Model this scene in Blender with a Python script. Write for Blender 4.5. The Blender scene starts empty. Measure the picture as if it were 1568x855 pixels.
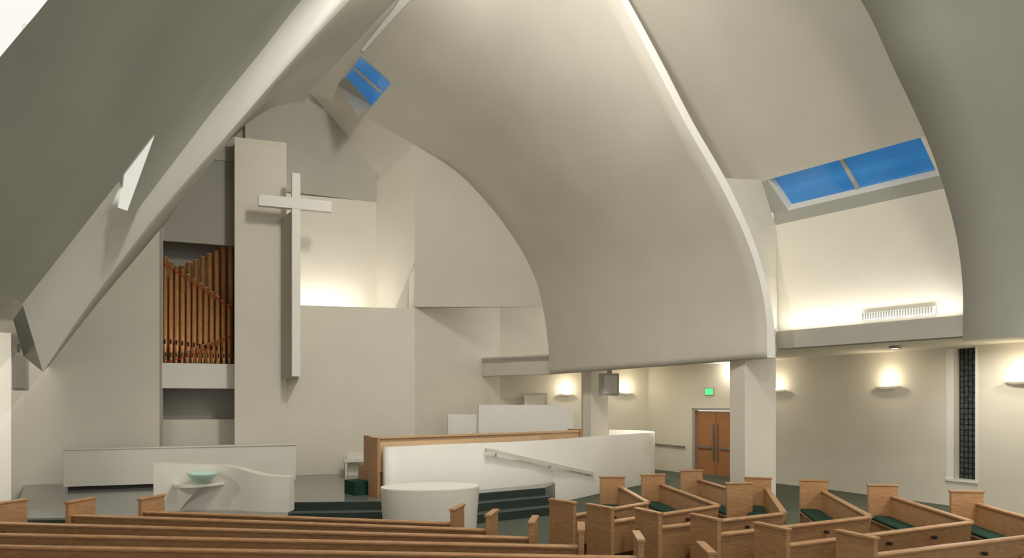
import bpy, bmesh, math, random
from mathutils import Vector, Matrix
from mathutils.bvhtree import BVHTree
random.seed(4)
sc=bpy.context.scene
F=1020.0; CX=784.0; HV=620.0; EYE=2.33; M=0.364
# ---- survey helpers: sight line (u,v) -> metres in the room, on a given depth or on a given transverse plane
def P(u,v,d): return Vector(((u-CX)/F*d, d, EYE+(HV-v)/F*d))
def PT(u,v,c,m=M): return P(u,v,c/(1-m*(u-CX)/F))
def XY(u,d): return Vector(((u-CX)/F*d,d))
def XT(u,c,m=M): return XY(u,c/(1-m*(u-CX)/F))
def Zv(v,d): return EYE+(HV-v)/F*d
TW,T1,T2=19.18,11.19,7.234
AX=Vector((1.42,-2.7,0)).normalized()   # nave axis, towards the rear
TR=Vector((1,M,0)).normalized()

# ---------------- materials
def mat(name,col,rough=.6,noise=0.04,scale=2.0,bump=0.0,metal=0,emit=None,es=0,stretch=None,spec=.3,col2=None):
    m=bpy.data.materials.new(name); m.use_nodes=True
    nt=m.node_tree; b=nt.nodes['Principled BSDF']
    b.inputs['Roughness'].default_value=rough; b.inputs['Metallic'].default_value=metal
    b.inputs['Specular IOR Level'].default_value=spec
    tc=nt.nodes.new('ShaderNodeTexCoord'); mp=nt.nodes.new('ShaderNodeMapping')
    nz=nt.nodes.new('ShaderNodeTexNoise'); nz.inputs['Scale'].default_value=scale; nz.inputs['Detail'].default_value=5
    if stretch: mp.inputs['Scale'].default_value=stretch
    nt.links.new(tc.outputs['Object'],mp.inputs['Vector']); nt.links.new(mp.outputs['Vector'],nz.inputs['Vector'])
    cr=nt.nodes.new('ShaderNodeValToRGB')
    c2=col2 if col2 else tuple(min(1,c*(1+noise)) for c in col)
    c1=col if col2 else tuple(c*(1-noise) for c in col)
    cr.color_ramp.elements[0].position=.3; cr.color_ramp.elements[1].position=.7
    cr.color_ramp.elements[0].color=(*c1,1); cr.color_ramp.elements[1].color=(*c2,1)
    nt.links.new(nz.outputs['Fac'],cr.inputs['Fac']); nt.links.new(cr.outputs['Color'],b.inputs['Base Color'])
    if bump:
        bp=nt.nodes.new('ShaderNodeBump'); bp.inputs['Strength'].default_value=bump; bp.inputs['Distance'].default_value=.02
        nt.links.new(nz.outputs['Fac'],bp.inputs['Height']); nt.links.new(bp.outputs['Normal'],b.inputs['Normal'])
    if emit:
        b.inputs['Emission Color'].default_value=(*emit,1); b.inputs['Emission Strength'].default_value=es
    return m
PL_=mat('plaster_cream',(.78,.74,.645),.8,.025,1.3)
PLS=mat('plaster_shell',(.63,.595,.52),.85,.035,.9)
PLB=mat('plaster_shell_far',(.58,.555,.49),.85,.04,.9)  # same plaster as the other shells, far vault's dimmer light put into the colour
PLD=mat('plaster_near_shaded',(.42,.435,.375),.85,.07,.9)  # same plaster again, darkened because the near left vault gets less light
PLE=mat('plaster_side_shaded',(.385,.385,.335),.85,.05,.9)  # shell plaster with the near right side's shade put into its colour
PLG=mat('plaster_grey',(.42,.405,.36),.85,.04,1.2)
PLH=mat('plaster_header_shaded',(.50,.48,.42),.85,.04,1.2)  # wall plaster, shade of the unlit upper wall put into the colour
WHT=mat('paint_white',(.88,.86,.81),.55,.02,2)
FUR=mat('lacquer_offwhite',(.78,.75,.67),.5,.02,3)
OAK=mat('oak',(.38,.20,.09),.38,.1,6,0,stretch=(1.2,1.2,9),col2=(.53,.305,.15),spec=.4)
OAKL=mat('oak_light',(.62,.42,.24),.4,.1,6,stretch=(1,1,9),col2=(.72,.51,.31))
DOORW=mat('door_wood',(.38,.17,.07),.4,.1,5,stretch=(9,9,1),col2=(.48,.23,.10))
GRN=mat('cushion_green',(.012,.05,.03),.9,.2,30)
CARP=mat('carpet_green',(.10,.115,.085),.95,.3,60,.3)
PLAT=mat('platform_slate',(.19,.205,.19),.16,.15,6,spec=.7)
STEP=mat('step_green',(.035,.05,.043),.5,.2,20)
TREAD=mat('step_tread',(.11,.13,.12),.4,.2,20)
COPPER=mat('organ_copper',(.84,.46,.20),.34,.12,9,metal=.5)
RED=mat('felt_red',(.5,.03,.02),.8)
DARK=mat('dark_void',(.035,.033,.03),.8)
METAL=mat('metal_grey',(.32,.32,.31),.4,metal=.7)
SPK=mat('speaker_grey',(.50,.50,.46),.7)
SKY=mat('skylight_glass_dusk',(.02,.12,.32),.1,emit=(.02,.13,.36),es=.6,scale=.9,col2=(.06,.24,.46),spec=.8)
STG=mat('stained_glass',(.02,.035,.035),.2,scale=14,col2=(.12,.15,.15),spec=.6)
LEAD=mat('lead_came',(.02,.02,.02),.6)
GLS=mat('bowl_glass_green',(.55,.76,.66),.12,.04,5,spec=.7)
LAMP=mat('lamp_glow',(1,.9,.7),.5,emit=(1,.85,.6),es=3.5)
SHADE=mat('sconce_shade',(.8,.76,.66),.5,emit=(1,.84,.6),es=.22)
EXIT=mat('exit_green',(.1,.6,.25),.5,emit=(.1,.7,.25),es=.9)
DAY=mat('slot_glazing',(.9,.92,.88),.5,emit=(1,1,.94),es=.42)

# ---------------- mesh builder
class MB:
    def __init__(s): s.v=[];s.f=[];s.m=[];s.mats=[];s.sm=[]
    def mi(s,m):
        if m not in s.mats: s.mats.append(m)
        return s.mats.index(m)
    def face(s,pts,m,smooth=False):
        i=len(s.v); s.v+= [Vector(p) for p in pts]; s.f.append(list(range(i,i+len(pts)))); s.m.append(s.mi(m)); s.sm.append(smooth)
    def prism(s,plan,z0,z1,m,mtop=None):
        n=len(plan); i=len(s.v)
        zt=z1 if isinstance(z1,(list,tuple)) else [z1]*n
        zb=z0 if isinstance(z0,(list,tuple)) else [z0]*n
        s.v+=[Vector((p[0],p[1],zb[k])) for k,p in enumerate(plan)]+[Vector((p[0],p[1],zt[k])) for k,p in enumerate(plan)]
        fs=[list(range(i+n-1,i-1,-1)),list(range(i+n,i+2*n))]+[[i+k,i+(k+1)%n,i+n+(k+1)%n,i+n+k] for k in range(n)]
        s.f+=fs; s.m+=[s.mi(m),s.mi(mtop or m)]+[s.mi(m)]*(len(fs)-2); s.sm+=[False]*len(fs)
    def wall(s,a,b,z0,z1,th,m):   # slab from a to b, thickness to the left of a->b
        a=Vector(a[:2]);b=Vector(b[:2]); e=(b-a).normalized(); n=Vector((-e.y,e.x))*th
        if isinstance(z1,(list,tuple)): z1=[z1[0],z1[1],z1[1],z1[0]]
        if isinstance(z0,(list,tuple)): z0=[z0[0],z0[1],z0[1],z0[0]]
        s.prism([a,b,b+n,a+n],z0,z1,m)
    def section(s,o,e,f,s0,s1,sec,m): # extrude section (f,z) along e
        n=len(sec); i=len(s.v)
        for t in (s0,s1):
            for a,z in sec: s.v.append(Vector((o[0]+e[0]*t+f[0]*a,o[1]+e[1]*t+f[1]*a,z)))
        fs=[list(range(i+n-1,i-1,-1)),list(range(i+n,i+2*n))]+[[i+k,i+(k+1)%n,i+n+(k+1)%n,i+n+k] for k in range(n)]
        s.f+=fs; s.m+=[s.mi(m)]*len(fs); s.sm+=[False]*len(fs)
    def grid(s,rows,m,smooth=True):
        i=len(s.v); nr=len(rows); nc=len(rows[0])
        for r in rows: s.v+=[Vector(p) for p in r]
        for a in range(nr-1):
            for b in range(nc-1):
                s.f.append([i+a*nc+b,i+a*nc+b+1,i+(a+1)*nc+b+1,i+(a+1)*nc+b]); s.m.append(s.mi(m)); s.sm.append(smooth)
    def lathe(s,c,prof,m,n=32,sx=1,sy=1,rot=0,smooth=True):
        rows=[]
        for r,z in prof:
            row=[]
            for k in range(n+1):
                a=2*math.pi*k/n; x=math.cos(a)*r*sx;y=math.sin(a)*r*sy
                row.append((c[0]+x*math.cos(rot)-y*math.sin(rot),c[1]+x*math.sin(rot)+y*math.cos(rot),z))
            rows.append(row)
        s.grid(rows,m,smooth)
    def tube(s,pts,r,m,n=8):
        pts=[Vector(p) for p in pts]; rows=[]
        for k,p in enumerate(pts):
            d=(pts[min(k+1,len(pts)-1)]-pts[max(k-1,0)]).normalized()
            up=Vector((0,0,1)) if abs(d.z)<.9 else Vector((1,0,0))
            a=d.cross(up).normalized(); b=d.cross(a).normalized()
            rows.append([p+(a*math.cos(2*math.pi*q/n)+b*math.sin(2*math.pi*q/n))*r for q in range(n+1)])
        s.grid(rows,m)
    def done(s,name,bevel=0,merge=True):
        me=bpy.data.meshes.new(name); me.from_pydata([tuple(v) for v in s.v],[],s.f)
        for mm in s.mats: me.materials.append(mm)
        for k,p in enumerate(me.polygons): p.material_index=s.m[k]; p.use_smooth=s.sm[k]
        if merge:
            bm=bmesh.new(); bm.from_mesh(me); bmesh.ops.remove_doubles(bm,verts=bm.verts,dist=1e-4); bmesh.ops.recalc_face_normals(bm,faces=bm.faces); bm.to_mesh(me); bm.free()
        o=bpy.data.objects.new(name,me); sc.collection.objects.link(o)
        if bevel:
            b=o.modifiers.new('b','BEVEL'); b.width=bevel; b.segments=2; b.limit_method='ANGLE'
        return o
def smooth(pts,n):
    pts=[Vector(p) for p in pts]; out=[]
    q=[2*pts[0]-pts[1]]+pts+[2*pts[-1]-pts[-2]]
    for i in range(1,len(q)-2):
        for k in range(24):
            t=k/24; a,b,c,d=q[i-1],q[i],q[i+1],q[i+2]
            out.append(.5*((2*b)+(c-a)*t+(2*a-5*b+4*c-d)*t*t+(3*b-a-3*c+d)*t**3))
    out.append(pts[-1])
    L=[0]
    for i in range(1,len(out)): L.append(L[-1]+(out[i]-out[i-1]).length)
    res=[];j=0
    for k in range(n):
        s=L[-1]*k/(n-1)
        while j<len(L)-2 and L[j+1]<s: j+=1
        w=(s-L[j])/max(1e-9,L[j+1]-L[j]); res.append(out[j].lerp(out[j+1],min(1,max(0,w))))
    return res
def loft(c1,c2,k=16): return [[a.lerp(b,i/k) for a,b in zip(c1,c2)] for i in range(k+1)]

# ---------------- choir screen plan curve
cw=smooth([Vector((*XY(u,d),0)) for u,d in [(593,12.95),(640,13.45),(700,14.05),(755,14.5),(810,15.1),(870,16.2),(940,18.1),(985,19.4),(1003,20.2),(985,21.4),(935,22.0)]],60)
def cwn(k):
    d=(cw[min(k+1,59)]-cw[max(k-1,0)]).normalized(); return Vector((-d.y,d.x,0))

# ---------------- floor, platform
mb=MB(); mb.prism([(-15,-4),(16,-4),(16,27),(-15,27)],-.2,0,CARP); mb.done('floor')
mb=MB()
pa=XY(20,10.7);pb=XY(440,10.95);pc=XY(446,12.5);pd=XY(590,12.65);pe=XY(835,14.7)
inner=[cw[k]+cwn(k)*.2 for k in range(60) if 15.7<cw[k].y<19.2 and k<50]
mb.prism([pa,pb,pc,pd,pe,XY(850,15.55)]+[(p.x,p.y) for p in inner]+[(-2.5,18.1),XT(38,TW-.02)],0,.5,PLAT)
fo=Vector((.3,-1)).normalized()
for o,z in ((.32,.335),(.64,.168)):
    mb.prism([pc+Vector((.1,-.95))*o,pd+fo*o,pe+fo*o,pe,pd,pc],0,z,STEP,TREAD)
mb.prism([pa+Vector((0,-.02)),pb+Vector((0,-.02)),pb,pa],0,.47,STEP)
mb.prism([pc+Vector((0,-.02)),pd+Vector((0,-.02)),pe+Vector((0,-.02)),pe,pd,pc],0,.49,STEP)
mb.done('chancel_platform')

# ---------------- shells
NC=72
Cn=smooth([PT(u,v,T1) for u,v in [(783,-190),(852,-140),(905,-72),(950,0),(1003,100),(1050,190),(1100,278),(1140,360),(1162,425),(1173,485),(1175,548)]],NC)
Cf=smooth([PT(u,v,TW) for u,v in [(475,140),(555,178),(635,222),(700,264),(752,318),(795,378),(820,428),(832,475),(839,525),(842,573)]],NC)
mb=MB(); rowsC=loft(Cn,Cf,24); mb.grid(rowsC,PLS)
Cr=smooth([PT(u,v,T1) for u,v in [(795,-205),(862,-152),(916,-78),(962,0),(1015,98),(1061,187),(1111,274),(1149,355),(1171,422),(1184,485),(1187,548)]],NC)
mb.grid([Cn,Cr],WHT,False)
back=[p-AX*.5 for p in Cr]; mb.grid([Cr,back],PL_)
lip=[r[-1] for r in rowsC]; out=[p+Vector((.22,.1,0)) for p in lip]
mb.grid([lip,out],PLS,False)
mb.done('ceiling_vault_right')
# continuation of the shell behind the wall plane, running into the clerestory header
mb=MB()
kk=[k for k in range(NC) if CX+F*Cf[k].x/Cf[k].y<=636]
hp0=PT(468,138,TW+.95); hp1=PT(576,284,TW+1.55)
ca_=[Cf[k] for k in kk]; ca_[-1]=PT(635.5,222,TW)
cb_=[hp0.lerp(hp1,i/(len(kk)-1)) for i in range(len(kk))]
mb.grid(loft(ca_,cb_,8),PLS,True)
mb.done('ceiling_clerestory')
bvhC=BVHTree.FromPolygons([tuple(v) for r in rowsC for v in r],[[a*NC+b,a*NC+b+1,(a+1)*NC+b+1,(a+1)*NC+b] for a in range(24) for b in range(NC-1)])
cam0=Vector((0,0,EYE))
def onC(u,v,back=0.0):
    d=P(u,v,1)-cam0; d.normalize()
    h=bvhC.ray_cast(cam0,d)
    return h[0]-d*back if h[0] else P(u,v,16)

Bn=smooth([PT(u,v,T1) for u,v in [(783,-190),(690,-150),(605,-78),(535,0),(480,58),(420,124),(350,204),(300,260),(255,312),(218,357),(150,447),(100,518),(66,570)]],NC)
Bf=smooth([PT(u,v,TW) for u,v in [(475,140),(440,150),(405,167),(360,205),(300,272),(250,345),(150,465),(74,562)]],NC)
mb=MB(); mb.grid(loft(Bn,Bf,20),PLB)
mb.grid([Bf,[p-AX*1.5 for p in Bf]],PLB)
mb.done('ceiling_vault_left')
mb=MB()
r0=[onC(620,-14,.05),onC(600,18,.05),onC(575,48,.05),onC(553,76,.05)]
r1_=[onC(634,-6,.05),onC(608,22,.05),onC(581,52,.05),onC(556,80,.05)]
mb.grid([r0,r1_],WHT); mb.done('ridge_highlight')  # white strip painted in for the bright line of light along the ridge

Am=smooth([PT(u,v,T2) for u,v in [(943,-330),(800,-290),(640,-180),(540,-88),(462,0),(403,75),(330,165),(265,250),(232,293),(203,332),(175,372),(145,412),(110,462),(82,500)]],NC)
def proj(p): return (CX+F*p.x/p.y, HV-F*(p.z-EYE)/p.y)
edge=[]
for p in Am:
    u,v=proj(p)
    if u<205:
        s=0
        for k in range(400):
            q=p+AX*(k*.01); uu,vv=proj(q)
            g=(vv-268)-(440-268)/(55-190)*(uu-190)
            s=k*.01
            if g<=0: break
        edge.append(p+AX*s)
    else: edge.append(p)
near=[p+AX*4.0 for p in Am]
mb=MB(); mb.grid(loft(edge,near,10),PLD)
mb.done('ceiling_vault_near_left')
mb=MB(); mb.grid(loft(edge,Bn,10),WHT)  # white instead of plaster: the band's lit look is put into the colour
n2=[p+AX*3.9+Vector((-.5,.1,.15)) for p in Am]; n3=[p+AX*9+Vector((-.6,0,.2)) for p in Am]
mb.grid([n2,n3],WHT)
mb.done('ceiling_cove_left')
bvhA=BVHTree.FromPolygons([tuple(v) for v in Am]+[tuple(v) for v in near],[[i,i+1,NC+i+1,NC+i] for i in range(NC-1)])
def onA(u,v,b=.04):
    d=(P(u,v,1)-cam0).normalized(); h=bvhA.ray_cast(cam0,d); return (h[0] if h[0] else P(u,v,5.5))-d*b
mb=MB(); mb.face([onA(237,207),onA(190,268),onA(188,286),onA(180,318),onA(195,323)],DAY); mb.done('window_1')

Ef=smooth([PT(u,v,T2) for u,v in [(943,-330),(1100,-255),(1225,-130),(1318,0),(1370,108),(1415,204),(1442,278),(1464,360),(1474,440),(1474,522)]],NC)
En=[p+AX*7 for p in Ef]
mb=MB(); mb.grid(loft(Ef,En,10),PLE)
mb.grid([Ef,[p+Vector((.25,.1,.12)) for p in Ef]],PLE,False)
mb.done('ceiling_vault_near_right')

PLp=Vector((5.52,14.0,0)); DT=Vector((.644,-.765,0)); DN=Vector((-.765,-.644,0))
def D(t,n,z): return PLp+DT*t+DN*n+Vector((0,0,z))
mb=MB()
mb.grid([[D(-.0,-.12,3.6),D(5.6,-.12,3.6)],[D(0,-.1,4.6),D(5.6,-.1,4.6)],[D(0,-.04,5.5),D(5.6,-.04,5.5)],[D(0,0,6.1),D(5.6,0,6.1)]],PL_)
b0,b1,t0,t1=.33,3.05,.12,2.92
mb.face([D(0,0,6.1),D(5.6,0,6.1),D(5.6,.06,6.33),D(b1,.06,6.33),D(b0,.06,6.33),D(0,.06,6.33)],PLE)
mb.face([D(0,.06,6.33),D(b0,.06,6.33),D(t0,.5,6.92),D(-.3,.5,6.92)],PLE)
mb.face([D(b1,.06,6.33),D(5.6,.06,6.33),D(5.6,.5,6.92),D(t1,.5,6.92)],PL_)
g=Vector((.12,.1,.16))
q=[D(b0,.06,6.33),D(b1,.06,6.33),D(t1,.5,6.92),D(t0,.5,6.92)]; qq=[p+g for p in q]
for k in range(4): mb.face([q[k],q[(k+1)%4],qq[(k+1)%4],qq[k]],PL_)
prof=[(.5,6.92),(1.1,7.55),(1.9,8.4),(2.9,9.35),(4.1,10.4),(5.6,11.4),(8,12.3)]
sp=smooth([D(-6,n,z) for n,z in prof],24); sq=smooth([D(5.6,n,z) for n,z in prof],24)
mb.grid(loft(sp,sq,6),PLS)
r1=[PT(u,v,T1)+Vector((0,.03,0)) for u,v in [(1109,272),(1149,355),(1171,422),(1187,548)]]
r2=[D(-.02,.5,6.95),D(.02,0,6.1),D(.02,-.05,5.0),D(.02,-.05,3.5)]
for k in range(3): mb.face([r1[k],r1[k+1],r2[k+1],r2[k]],PL_)
mb.done('ceiling_recess_right',merge=False)
mb=MB(); mb.face(qq,SKY)
def mull(a0,a1):
    p0=D(a0,.06,6.33)+g*.8;p1=D(a0+.07,.06,6.33)+g*.8;p2=D(a1+.07,.5,6.92)+g*.8;p3=D(a1,.5,6.92)+g*.8
    mb.face([p0,p1,p2,p3],SPK)
    mb.face([p0,p3,p3+g*.3,p0+g*.3],SPK); mb.face([p1,p2,p2+g*.3,p1+g*.3],SPK)
mull(1.62,1.45)
mb.done('window_2',merge=False)
mb=MB(); pa_=D(0,.0,0);pb_=D(5.6,.0,0)
mb.prism([pa_+DN*.02,pb_+DN*.02,pb_-DN*.3,pa_-DN*.3],3.5,3.86,PLG); mb.done('trim_1')  # fascia's shadow is put into its grey colour
mb=MB()
ga,gb=1.72,2.98
mb.section(D(0,0,0),DT,DN,ga,gb,[(-.08,3.93),(-.03,3.93),(-.03,4.07),(-.08,4.07)],SPK)
for k in range(26):
    t=ga+.03+k*(gb-ga-.06)/26
    mb.section(D(0,0,0),DT,DN,t,t+.022,[(-.03,3.945),(-.02,3.945),(-.02,4.055),(-.03,4.055)],METAL)
mb.done('air_vent_grille')
mb=MB()
S=lambda u,v,b=.03:onC(u,v,b)
mb.face([S(552,88),S(598,128),S(570,162),S(530,118)],SKY)
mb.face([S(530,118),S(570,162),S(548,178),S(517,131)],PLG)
mb.face([S(540,106,.05),S(543,102,.05),S(586,140,.05),S(583,144,.05)],SPK)
mb.done('window_3',merge=False)

# ---------------- back wall pieces
mb=MB()
mb.wall(XT(34,TW),XT(248,TW),.5,11,.2,PL_)
zt=Zv(371,16.4); zs1=Zv(557,16.4); zs0=Zv(595,16.4)
mb.wall(XT(248,TW+.12),XT(359,TW+.12),Zv(240,16.4),12,.1,PLH)
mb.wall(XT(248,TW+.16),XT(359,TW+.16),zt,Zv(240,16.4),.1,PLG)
mb.wall(XT(248,TW),XT(359,TW),zs0,zs1,.95,WHT)
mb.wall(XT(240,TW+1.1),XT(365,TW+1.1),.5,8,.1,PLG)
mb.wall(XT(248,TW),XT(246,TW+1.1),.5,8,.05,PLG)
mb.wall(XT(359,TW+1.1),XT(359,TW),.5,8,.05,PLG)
mb.wall(XT(248,TW+.6),XT(359,TW+.6),.5,Zv(643,16.6),.3,PL_)
mb.wall(XT(436,TW),XT(635,TW),.5,(Zv(467,17.07),Zv(473,18.2)),.2,PL_)
mb.wall(XT(360,TW),XT(438,TW),.5,8.9,.2,PLG)
mb.done('wall_back')
mb=MB()
ua=XT(430,TW+.55);ub=XT(577,TW+1.3)
mb.wall(ua,ub,4.3,(Zv(296,17.5),Zv(308,19.0)),.15,PL_)
ud=(ub-ua); ul=ua-ud*.3
mb.wall(ul-Vector((0,.22)),ub-Vector((0,.02)),(Zv(290,17.2),Zv(309,19.0)),13,.3,PLH)
mb.wall(XT(352,TW+.3),XT(400,TW+.3),8.0,12,.1,PLH)
t1_=PT(576,279,TW+1.3); t2=PT(635,222,TW); m1=PT(635,400,TW); bb=PT(603,477,TW+.7); b3=PT(576,477,TW+1.3); c3=PT(635,477,TW+.35)
mb.face([t1_,t2,m1,bb,b3],PL_); mb.face([m1,c3,bb],PLS)  # small facet in darker plaster: shade from its tilt painted in
mb.done('wall_clerestory',merge=False)
mb=MB()
gl_=smooth([PT(u,v,TW) for u,v in [(635,222),(700,264),(752,318),(795,378),(820,428),(832,470)]],24)
gx=[p+Vector((.02,-.04,.02)) for p in gl_]
base=[PT(635,222,TW).lerp(PT(635,470,TW),k/23) for k in range(24)]
mb.grid([gx,gl_,base],PLS,False)
a=PT(836,468,TW);b=PT(635,470,TW)
mb.face([a,b,b+Vector((-.1,.3,0)),a+Vector((-.1,.3,0))],PLS)
mb.done('wall_arch_panel')
# ceiling over the rear recess, hidden above the arch panel
mb=MB(); mb.prism([(-2.5,18.7),(.9,19.95),(2.0,20.6),(2.4,26),(-1.6,26)],6.9,7.0,PL_); mb.done('ceiling_rear_recess')
mb=MB(); c0=TW-.55
mb.prism([XT(359,c0),XT(438.5,c0),XT(438.5,c0)+Vector((-.34,.9)),XT(359,c0)+Vector((-.34,.9))],.505,(Zv(210,16.2),Zv(219,16.6),Zv(219,16.6),Zv(210,16.2)),PL_)
mb.done('wall_pillar',bevel=.01)
# cross
mb=MB(); cc=TW-1.45
dd=Vector((-.06,.13))
a=XT(447,cc);b=XT(460,cc)
mb.prism([a,b,b+dd,a+dd],Zv(577,15.95),Zv(267,15.95),WHT)
a=XT(396,cc);b=XT(508,cc)
mb.prism([a-Vector((0,.01)),b-Vector((0,.01)),b+dd,a+dd],Zv(321,15.95)-.01,Zv(305,15.95),WHT)
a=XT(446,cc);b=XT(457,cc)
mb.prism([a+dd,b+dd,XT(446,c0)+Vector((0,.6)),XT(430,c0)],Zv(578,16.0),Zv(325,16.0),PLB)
mb.done('wall_cross',bevel=.008)

# organ
mb=MB()
def pipe(u,vt,c,r,col=COPPER):
    p=XT(u,c); z0=Zv(557,16.4)+.003; z1=Zv(vt,p.y)
    zf=z0+max(.12,.45*min(1,(z1-z0)/2.5))
    mb.lathe(p,[(r*.25,z0),(r,zf),(r,z1-.02),(r*1.12,z1-.02),(r*1.12,z1),(r*.8,z1),(r*.8,z1-.1)],col,14)
    e=Vector((.3,-1)).normalized()*r
    mb.prism([p+e*.99+Vector((-r*.45,0)),p+e*1.06+Vector((-r*.45,-.004)),p+e*1.06+Vector((r*.45,-.004)),p+e*.99+Vector((r*.45,0))],zf+.03,zf+.14,DARK)
for k in range(9): pipe(268+k*10.6,412-k*4.7,TW+.62,.066)
for k in range(12):
    u=253+k*8.9; vt=394+k*6.6; pipe(u,vt,TW+.34,.052)
for k in range(13): pipe(254+k*8.1,548-k*2.9,TW+.14,.03)
def band(pts,c,r=.010):
    mb.tube([PT(u,v,c) for u,v in pts],r,RED,6)
band([(250,404),(275,420),(300,437),(330,457),(355,473)],TW+.27)
band([(250,555),(275,550),(300,542),(330,527),(355,514)],TW+.09)
mb.done('pipe_organ')

# ---------------- far right walls
p635=XY(635,18.25);p766=XY(766,22.5);p993=XY(993,24.2);p1257=XY(1257,18.5);pend=XY(1568,14.0)
pend2=pend+(pend-p1257).normalized()*6
mb=MB(); mb.wall(p635,p766,0,7.5,.2,PL_); mb.wall(p766,p993,0,7.5,.2,PL_); mb.done('wall_far')
e=(p1257-p993).normalized()
def onw(u,a,b):
    k=(u-CX)/F; d=b-a; s=(k*a.y-a.x)/(d.x-k*d.y); return a+d*s
dl=onw(1063,p993,p1257); dr=onw(1128,p993,p1257); zd=2.14
mb=MB()
mb.wall(p993,dl,0,3.65,.2,PL_); mb.wall(dr,p1257,0,3.65,.2,PL_); mb.wall(dl,dr,zd,3.65,.2,PL_)
mb.done('wall_right_door')
mb=MB(); nn=Vector((e.y,-e.x))
if nn.y>0: nn=-nn
mid=(dl+dr)/2
def dpan(a,b,off): mb.wall(a-nn*off,b-nn*off,.02,zd-.03,.05,DOORW)
dpan(dl+e*.03,mid-e*.01,.06); dpan(mid+e*.01,dr-e*.03,.06)
for s in (-1,1):
    q=mid+e*s*.45
    mb.wall(q-e*.3,q+e*.3,.9,.96,-.03,METAL)
    mb.wall(mid+e*s*.07-e*.02,mid+e*s*.07+e*.02,.5,1.7,-.03,METAL)
mb.done('door_1')
mb=MB()
for a in (dl,dr): mb.wall(a-e*.05+nn*.04,a+e*.05+nn*.04,0,zd+.06,.1,PLG)
mb.wall(dl-e*.05+nn*.04,dr+e*.05+nn*.04,zd,zd+.08,.1,PLG); mb.done('trim_2')
mb=MB()
wl=onw(1461,p1257,pend); wr=onw(1494,p1257,pend); zw0=Zv(735,15.05); zw1=Zv(533,15.05)
mb.wall(p1257,wl,0,3.65,.35,PL_); mb.wall(wr,pend2,0,3.65,.35,PL_); mb.wall(wl,wr,0,zw0,.35,PL_); mb.wall(wl,wr,zw1,3.65,.35,PL_)
e2=(pend-p1257).normalized(); n2_=Vector((-e2.y,e2.x))
mb.done('wall_right')
mb=MB(); gl=wl+n2_*.22; gr=wr+n2_*.22
mb.wall(gl,gr,zw0,zw1,.02,STG)
W=(gr-gl).length
for k in range(6):
    q=gl+e2*(W*k/5); mb.wall(q-e2*.007,q+e2*.007,zw0,zw1,-.02,LEAD)
for k in range(25):
    z=zw0+(zw1-zw0)*k/24; mb.wall(gl,gr,z-.007,z+.007,-.02,LEAD)
mb.done('window_4',merge=False)
mb=MB()
for q0,q1,z0,z1 in ((wl-e2*.17,wl,zw0-.05,zw1+.0),(wr,wr+e2*.03,zw0-.05,zw1)): mb.wall(q0-n2_*.02,q1-n2_*.02,z0,z1,.05,WHT)
mb.wall(wl-e2*.17-n2_*.04,wr+e2*.05-n2_*.04,zw0-.06,zw0-.0,.1,WHT); mb.done('trim_3')
mb=MB()
l1=XY(733,21.5); l2=XY(842,20.0)
mb.prism([l1,l2,(5.1,13.3),D(0,-.1,0)[:2],D(5.6,-.1,0)[:2],(11.5,1.5),(17,1.5),(17,26),(-1.5,26)],3.65,3.8,PL_)
mb.done('ceiling_aisle_right')
mb=MB(); mb.wall(l1,l2,3.25,3.85,.3,PLS); mb.wall(l1,l1+Vector((-.2,3)),3.25,3.85,-.2,PLS); mb.done('trim_4')
# left side
mb=MB(); pl0=XT(36,TW); pl1=XY(-10,14.6)
mb.wall(pl1,pl0,0,7,.2,PL_); mb.wall((-13.2,4),pl1,0,3.5,.2,PL_)
mb.prism([XY(-30,10.6),XY(17,10.9),XY(17,10.9)+Vector((-.4,.4)),XY(-30,11.2)],0,3.5,FUR); mb.done('wall_left')
mb=MB(); mb.prism([(-14,16),(-14,2),(-5.2,2),XY(55,5.8),XY(62,9.0),XY(30,15.0)],3.5,3.6,PL_); mb.done('ceiling_aisle_left')
mb=MB()
mb.face([P(55,441,5.8),P(66,510,7.6),P(36,546,8.4),P(20,490,6.8)],PLD)
mb.face([P(66,510,7.6),P(66,570,8.9),P(36,546,8.4)],PL_)
mb.done('trim_5',merge=False)
mb=MB(); mb.wall(XY(19,12.5),XY(40,12.6),Zv(598,12.5),Zv(540,12.5),.3,SPK); mb.wall(XY(20,12.45),XY(39,12.55),Zv(595,12.5),Zv(544,12.5),.02,PLG)
mb.wall(XY(26,12.7),XY(30,12.7),Zv(540,12.5),3.49,.05,METAL); mb.done('loudspeaker')

mb=MB()
ca=XY(1141,13.6); cb=XY(1188,14.1)
mb.prism([ca,cb,cb+Vector((.1,.45)),ca+Vector((-.15,.5))],0,3.66,PL_); mb.done('wall_column',bevel=.01)
mb=MB(); ca=XY(893,19.2);cb=XY(931,19.6)
mb.prism([ca,XY(905,18.95),cb,cb+Vector((-.1,.5)),ca+Vector((0,.5))],0,3.66,PL_); mb.done('wall_column.001',bevel=.01)
mb=MB(); mb.wall(XY(922,18.3),XY(948,18.4),Zv(606,18.3),Zv(572,18.3),.3,SPK); mb.wall(XY(930,18.35),XY(937,18.35),Zv(572,18.3),3.64,.05,METAL); mb.wall(XY(925,18.28),XY(945,18.36),Zv(603,18.3),Zv(575,18.3),.02,FUR); mb.done('loudspeaker.001')

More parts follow.
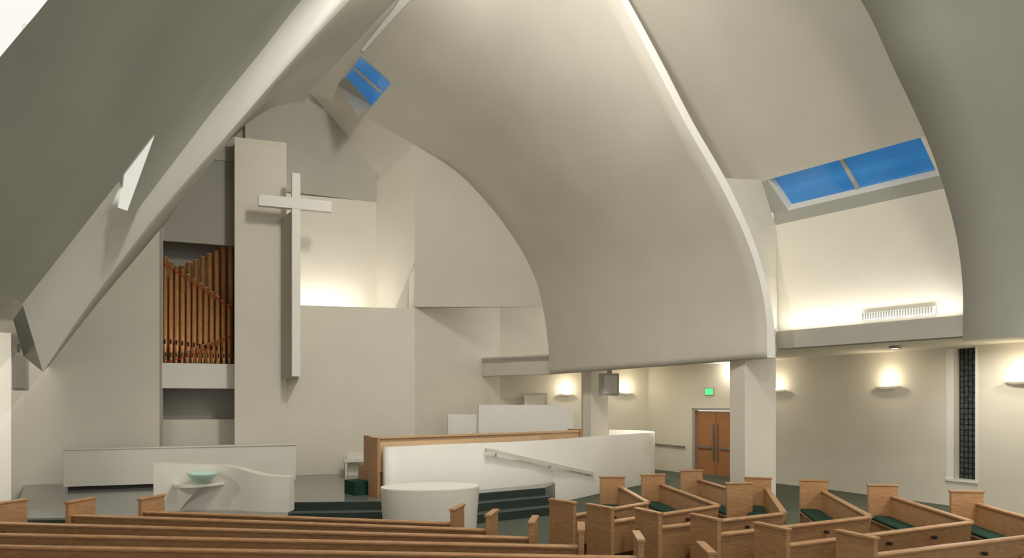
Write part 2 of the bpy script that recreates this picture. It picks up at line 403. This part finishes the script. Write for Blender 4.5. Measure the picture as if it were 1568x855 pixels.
# ---------------- choir screen, choir pew, low walls
mb=MB(); top=1.5
Zt=Vector((0,0,top))
for i in range(59):
    A,B=cw[i].copy(),cw[i+1].copy(); A2,B2=A+cwn(i)*.16,B+cwn(i+1)*.16
    zb=Vector((0,0,.5)) if A.y<15.7 else Vector((0,0,0))
    mb.face([A+zb,B+zb,B+Zt,A+Zt],WHT); mb.face([A2+zb,B2+zb,B2+Zt,A2+Zt],WHT); mb.face([A+Zt,B+Zt,B2+Zt,A2+Zt],WHT)
    if i==0: mb.face([A+zb,A2+zb,A2+Zt,A+Zt],WHT)
o=mb.done('choir_screen_wall')
for p in o.data.polygons: p.use_smooth=abs(p.normal.z)<.5
mb=MB()
hp=[]
for u,v in [(744,690),(755,691),(780,697),(810,704),(850,713),(890,722),(910,726)]:
    best=min(cw[:48],key=lambda p:abs(CX+F*p.x/p.y-u)); hp.append(P(u,v,best.y-.16))
hs=smooth(hp,30)
z=Vector((0,0,.04)); n=Vector((.02,-.05,0))
mb.grid([[h-z for h in hs],[h+z for h in hs],[h+z-n for h in hs],[h-z-n for h in hs],[h-z for h in hs]],FUR,False)
for k in (2,14,27): mb.tube([hs[k]-Vector((0,0,.03)),hs[k]+Vector((-.02,.19,-.06))],.018,METAL)
mb.done('handrail')
mb=MB()
ca=XY(566,13.6); cb=XY(886,17.2); e3=(cb-ca).normalized(); f3=Vector((-e3.y,e3.x)); L=(cb-ca).length
mb.section(ca,e3,f3,0,L,[(0,.9),(.05,.9),(.08,1.66),(.0,1.66)],OAKL)
mb.section(ca,e3,f3,0,L,[(-.04,1.62),(.1,1.62),(.1,1.67),(-.04,1.67)],OAKL)
mb.section(ca,e3,f3,0,L,[(0,.88),(.42,.88),(.42,.94),(0,.94)],OAKL)
mb.section(ca,e3,f3,-.06,0,[(-.08,.5),(.42,.5),(.42,1.1),(.16,1.1),(.16,1.7),(-.08,1.7)],OAK)
mb.section(ca,e3,f3,L,L+.06,[(-.08,.5),(.42,.5),(.42,1.7),(-.08,1.7)],OAK)
mb.section(ca,e3,f3,-.35,0,[(-.05,.5),(.45,.5),(.45,.78),(-.05,.78)],GRN)
mb.done('choir_pew',bevel=.008)
mb=MB()
mb.section(XY(578,13.05),e3,f3,-.0,.06,[(0,.5),(.4,.5),(.4,1.68),(0,1.68)],OAK)
mb.section(XY(578,13.05),e3,f3,.06,4.2,[(.05,1.0),(.09,1.0),(.12,1.58),(.05,1.58)],OAKL)
mb.section(XY(578,13.05),e3,f3,.06,4.2,[(.1,.86),(.36,.86),(.36,.92),(.1,.92)],OAKL)
for t in (0.1,4.1): mb.section(XY(578,13.05),e3,f3,t,t+.06,[(.08,.5),(.36,.5),(.36,1.4),(.08,1.4)],OAK)
mb.done('choir_pew.001',bevel=.008)
mb=MB(); mb.wall(XY(733,18.3),XY(878,18.9),.505,(Zv(620,18.3),Zv(621,18.9)),.15,WHT); mb.wall(XY(878,18.9),XY(878,18.9)+Vector((.1,1.2)),.505,2.33,.15,WHT)
mb.wall(XY(686,18.4),XY(733,18.6),.505,Zv(635,18.4),.15,WHT); mb.done('choir_partition')
mb=MB(); mb.wall(XY(798,22.2),XY(838,22.4),0,Zv(602,22.3),.06,PLS)
mb.wall(XY(803,22.12),XY(833,22.3),0,Zv(606,22.3),.06,PL_)
mb.done('door_2')
mb=MB(); a=XY(97,14.15);b=XY(453,15.6)
mb.wall(a,b,.58,(Zv(690,14.15),Zv(682,15.6)),.25,FUR); mb.wall(a+Vector((.05,.06)),b+Vector((-.05,.06)),.5,.58,.15,DARK)  # toe recess coloured dark to paint the shadow line under the parapet
mb.wall(a-Vector((.02,.03)),b+Vector((.02,-.03)),(Zv(690,14.15),Zv(682,15.6)),(Zv(690,14.15)+.03,Zv(682,15.6)+.03),.3,FUR)
mb.done('platform_screen',bevel=.005)
mb=MB(); a=XY(527,16.9)
mb.wall(a,a+Vector((.5,.15)),.86,.93,.35,FUR); mb.wall(a+Vector((0,.33)),a+Vector((.5,.48)),.5,1.1,.05,FUR)
for x,y in ((.02,.03),(.45,.17),(.02,.3),(.44,.42)): mb.wall(a+Vector((x,y)),a+Vector((x+.04,y+.01)),.5,.87,.04,FUR)
mb.done('platform_chair')

# baptismal font
mb=MB()
fp=[(235,11.2,710),(262,11.4,710.5),(300,11.55,711.5),(335,11.6,713),(360,11.55,717),(385,11.42,724),(410,11.35,729),(443,11.35,731)]
cur=smooth([Vector((*XY(u,d),Zv(v,d))) for u,d,v in fp],40)
th=Vector((0,.26,0)); bot=[Vector((a.x,a.y,.5)) for a in cur]
mb.grid([bot,cur],FUR); mb.grid([cur,[a+th for a in cur]],FUR,False); mb.grid([[a+th for a in bot],[a+th for a in cur]],FUR)
for k in (0,-1): mb.face([bot[k],cur[k],cur[k]+th,bot[k]+th],FUR)
s0=XY(266,11.42); s1=XY(344,11.6); zs=Zv(741,11.3)
n=14; plan=[s0]+[s0.lerp(s1,k/n)+Vector((0,-.40*math.sin(math.pi*k/n)**.7)) for k in range(1,n)]+[s1]
mb.prism(plan,zs-.05,zs,FUR)
i0=XY(270,11.45);i1=XY(320,11.58);ap=XY(304,11.2); lo=XY(274,11.46)
mb.face([(*i0,zs-.05),(*ap,zs-.05),(lo.x,lo.y,.5)],FUR); mb.face([(*ap,zs-.05),(*i1,zs-.05),(lo.x,lo.y,.5)],PLS)  # second bracket face darker: its shade is put into the colour
mb.done('baptismal_font',merge=False)
mb=MB(); bc=XY(310,11.32)
mb.lathe(bc,[(.07,zs+.003),(.09,zs+.02),(.17,zs+.07),(.235,zs+.15),(.25,zs+.185),(.238,zs+.185),(.16,zs+.085),(.0,zs+.04)],GLS,40)
mb.done('glass_bowl')
mb=MB(); tc_=XY(659,11.3)
mb.lathe(tc_,[(.775,0),(.80,.45),(.835,.93)],FUR,64,1,.66,.2)
mb.lathe(tc_,[(.835,.93),(.83,.95)],FUR,64,1,.66,.2,False)
mb.lathe(tc_,[(.83,.95),(0,.951)],WHT,64,1,.66,.2,False)
mb.done('communion_table',merge=False)

# ---------------- pews
def pew_seg(mb,A,B,left,endA=True,endB=True):
    A=Vector(A);B=Vector(B); e=(B-A).normalized(); L=(B-A).length
    f=Vector((-e.y,e.x)) if left else Vector((e.y,-e.x))
    sec=lambda s0,s1,pts,m: mb.section(A,e,f,s0,s1,pts,m)
    sec(.03,L-.03,[(0.0,.36),(.035,.36),(-.01,.79),(-.045,.79)],OAK)
    sec(.03,L-.03,[(-.07,.775),(.015,.775),(.02,.80),(.005,.815),(-.06,.815),(-.075,.80)],OAK)
    sec(.03,L-.03,[(.02,.39),(.37,.40),(.38,.43),(.02,.43)],OAK)
    sec(.06,L-.06,[(.04,.43),(.36,.435),(.37,.47),(.34,.49),(.05,.48)],GRN)
    sec(.03,L-.03,[(.30,.0),(.33,0),(.33,.4),(.30,.4)],OAK)
    n=max(1,int(L/1.1))
    for k in range(1,n+1):
        t=L*k/(n+1)
        sec(t-.28,t+.28,[(-.045,.50),(-.12,.50),(-.12,.515),(-.05,.515)],OAK)
        sec(t-.28,t+.28,[(-.11,.50),(-.12,.50),(-.12,.60),(-.11,.60)],OAK)
        sec(t-.02,t+.02,[(-.05,.66),(-.10,.66),(-.10,.70),(-.05,.70)],DARK)
    ends=[]
    if endA: ends.append((-.03,.03))
    if endB: ends.append((L-.03,L+.03))
    for a,b in ends:
        sec(a,b,[(-.10,0),(.36,0),(.36,.97),(-.10,.97)],OAK)
        sec(a-.012,b+.012,[(-.115,.97),(.375,.97),(.375,1.0),(-.115,1.0)],OAK)
        sec(a-.012,b+.012,[(-.115,0),(.375,0),(.375,.1),(-.115,.1)],OAK)
def pew_row(segs):
    mb=MB()
    for s in segs: pew_seg(mb,*s)
    return mb.done('pew',bevel=.006,merge=False)
for ul,dl_,ur,dr_ in [(222,9.55,696,8.6),(112,9.25,750,8.15),(-90,8.75,815,7.66),(-150,8.0,890,7.2),(-150,7.3,980,6.68),(-150,6.6,1086,6.12),(-160,9.9,-2,9.1)]:
    pew_row([(XY(ul,dl_),XY(ur,dr_),True)])
for (u0,d0),(u1,d1),(u2,d2) in [((872,9.2),(990,10.4),(948,12.4)),((930,8.7),(1098,10.1),(1010,12.8)),((1003,8.3),(1198,9.4),(1172,12.2)),
      ((1092,7.85),(1330,9.1),(1258,11.8)),((1196,7.25),(1485,8.7),(1364,11.1)),((1328,6.78),(1640,8.1),(1494,10.3))]:
    pew_row([(XY(u0,d0),XY(u1,d1),True,True,False),(XY(u1,d1),XY(u2,d2),True,False,True)])
pew_row([(XY(1143,11.4),XY(1068,13.6),True,True,True)])
mb=MB(); a=onw(1000,p993,p1257);b=onw(1050,p993,p1257)
mb.tube([(*(a+nn*.08),.92),(*(b+nn*.08),.9)],.03,METAL)
for q in (.2,.8):
    p=a.lerp(b,q); mb.tube([(*(p+nn*.08),.9),(*p,.86)],.015,METAL)
mb.done('handrail.001')
mb=MB(); q=onw(1087,p993,p1257)+nn*.03; z=Zv(600,21.7)
mb.wall(q-e*.19,q+e*.19,z-.13,z+.13,.06,PLG); mb.wall(q-e*.16+nn*.02,q+e*.16+nn*.02,z-.10,z+.10,.02,EXIT); mb.done('exit_sign')

# ---------------- sconces and lights
K=1.9
def light(kind,loc,power,col=(1,.91,.77),size=.1,target=None,name='lamp'):
    l=bpy.data.lights.new(name,kind); l.energy=power*K; l.color=col
    if kind=='AREA': l.size=size
    else: l.shadow_soft_size=size
    o=bpy.data.objects.new(name,l); sc.collection.objects.link(o); o.location=loc
    if target is not None: o.rotation_euler=(Vector(target)-Vector(loc)).to_track_quat('-Z','Y').to_euler()
    return o
def sconce(u,v,a,b,w=.34,pw=14):
    q=onw(u,a,b); e=(b-a).normalized(); n=Vector((e.y,-e.x))
    if n.dot(-q)<0: n=-n
    z=Zv(v,q.y); rot=math.atan2(e.y,e.x); c=q+n*.1
    mb=MB()
    mb.lathe(c,[(0.02,z-.07),(w*.55,z-.055),(w*.9,z-.02),(w,z+.01),(w*.96,z+.012),(w*.6,z-.03),(0,z-.04)],SHADE,24,1,.3,rot)
    mb.lathe(c,[(0,z+.02),(w*.5,z+.02),(w*.5,z+.05),(0,z+.05)],LAMP,20,1,.22,rot)
    mb.wall(q-e*.05,q+e*.05,z-.06,z+.03,-.08,METAL)
    mb.done('wall_sconce',merge=False)
    light('POINT',(*(q+n*.32),z+.22),pw,col=(1,.86,.64),size=.05,name='sconce_lamp')
sconce(1363,592,p1257,pend,pw=5.5)
sconce(1566,584,p1257,pend2,pw=5.5)
sconce(1192,598,p993,p1257,pw=5)
sconce(957,602,p766,p993,.3,6)
sconce(866,604,p766,p993,.3,7)
mb=MB(); c=XY(1370,15.0); mb.lathe(c,[(0,3.6),(.12,3.6),(.12,3.65)],METAL,16); mb.lathe(c,[(0,3.598),(.07,3.598)],LAMP,16); mb.done('ceiling_downlight')
light('POINT',(*XY(1110,20.9),3.4),8,size=.08,name='door_downlight')
def orient(o,xdir,ndir): # lamp shines along ndir
    z=-Vector(ndir).normalized(); x=Vector(xdir).normalized(); y=z.cross(x).normalized(); x=y.cross(z)
    o.rotation_euler=Matrix((x,y,z)).transposed().to_euler()
cl=light('AREA',D(1.8,.12,3.88),9,(1,.96,.88),name='cove_lamp')
cl.data.shape='RECTANGLE'; cl.data.size=3.2; cl.data.size_y=.08
orient(cl,DT,(D(1.8,-.12,5.0)-D(1.8,.0,3.9)).normalized()+Vector((0,0,.3)))
p=(XT(510,TW+.35)); cl2=light('AREA',(p.x,p.y,4.7),14,(1,.97,.9),1,name='ledge_lamp'); cl2.data.shape='RECTANGLE'; cl2.data.size=2.0; cl2.data.size_y=.12; orient(cl2,TR,(0,-.05,1))
light('AREA',(-.3,8.6,9.6),430,(1,.96,.88),1.2,target=(-4.0,17.5,3.4),name='chancel_fill')  # added fill lamp above the view, brightens the chancel wall
light('AREA',(.8,7.2,9.3),200,(1,.96,.88),1.2,target=(1.0,13.5,2.0),name='nave_fill')  # added fill above the view for the nave, no fixture modelled
light('AREA',(3.5,5.5,7.2),80,(1,.94,.82),.6,target=(2.5,9,0),name='nave_fill.001')  # second added nave fill, out of view
light('AREA',(7.5,8.5,3.55),32,(1,.94,.82),1.0,target=(8,10,0),name='aisle_light')
light('AREA',(9.2,13.6,3.6),32,(1,.94,.82),.6,target=(9,13.5,0),name='aisle_light.001')
light('AREA',(3.8,20.5,3.6),34,(1,.94,.82),.6,target=(3.8,20.5,0),name='aisle_light.002')
light('AREA',(-8.0,8.5,3.4),36,(1,.95,.86),.6,target=(-9.0,11,1),name='left_aisle_fill')  # lamp added under the left ceiling to lighten the pier and wall
s=light('SPOT',(-2.2,9.4,8.6),330,(1,.98,.94),.15,target=(-5.2,16,5.2),name='cross_fill'); s.data.spot_size=math.radians(44); s.data.spot_blend=.8  # unseen spot added to make the cross whiter
s=light('SPOT',(.6,10.2,9.2),400,(1,.98,.93),.2,target=(-5.0,7.6,4.0),name='vault_band_fill'); s.data.spot_size=math.radians(56); s.data.spot_blend=.8  # unseen spot added to brighten the left cove band
light('POINT',(-1.6,12.4,10.3),16,(1,.98,.93),.12,name='ridge_fill')  # lamp added just out of view to make the glow at the ridge

w=bpy.data.worlds.new('World'); sc.world=w; w.use_nodes=True
bg=w.node_tree.nodes['Background']; bg.inputs[0].default_value=(1,.975,.915,1); bg.inputs[1].default_value=.98

cam=bpy.data.cameras.new('Camera'); co=bpy.data.objects.new('Camera',cam); sc.collection.objects.link(co)
co.location=(0,0,EYE); co.rotation_euler=(math.pi/2,0,0)
cam.sensor_width=36; cam.lens=36*F/1568; cam.shift_y=(HV-427.5)/1568; cam.clip_start=.05
sc.camera=co
sc.view_settings.view_transform='Standard'
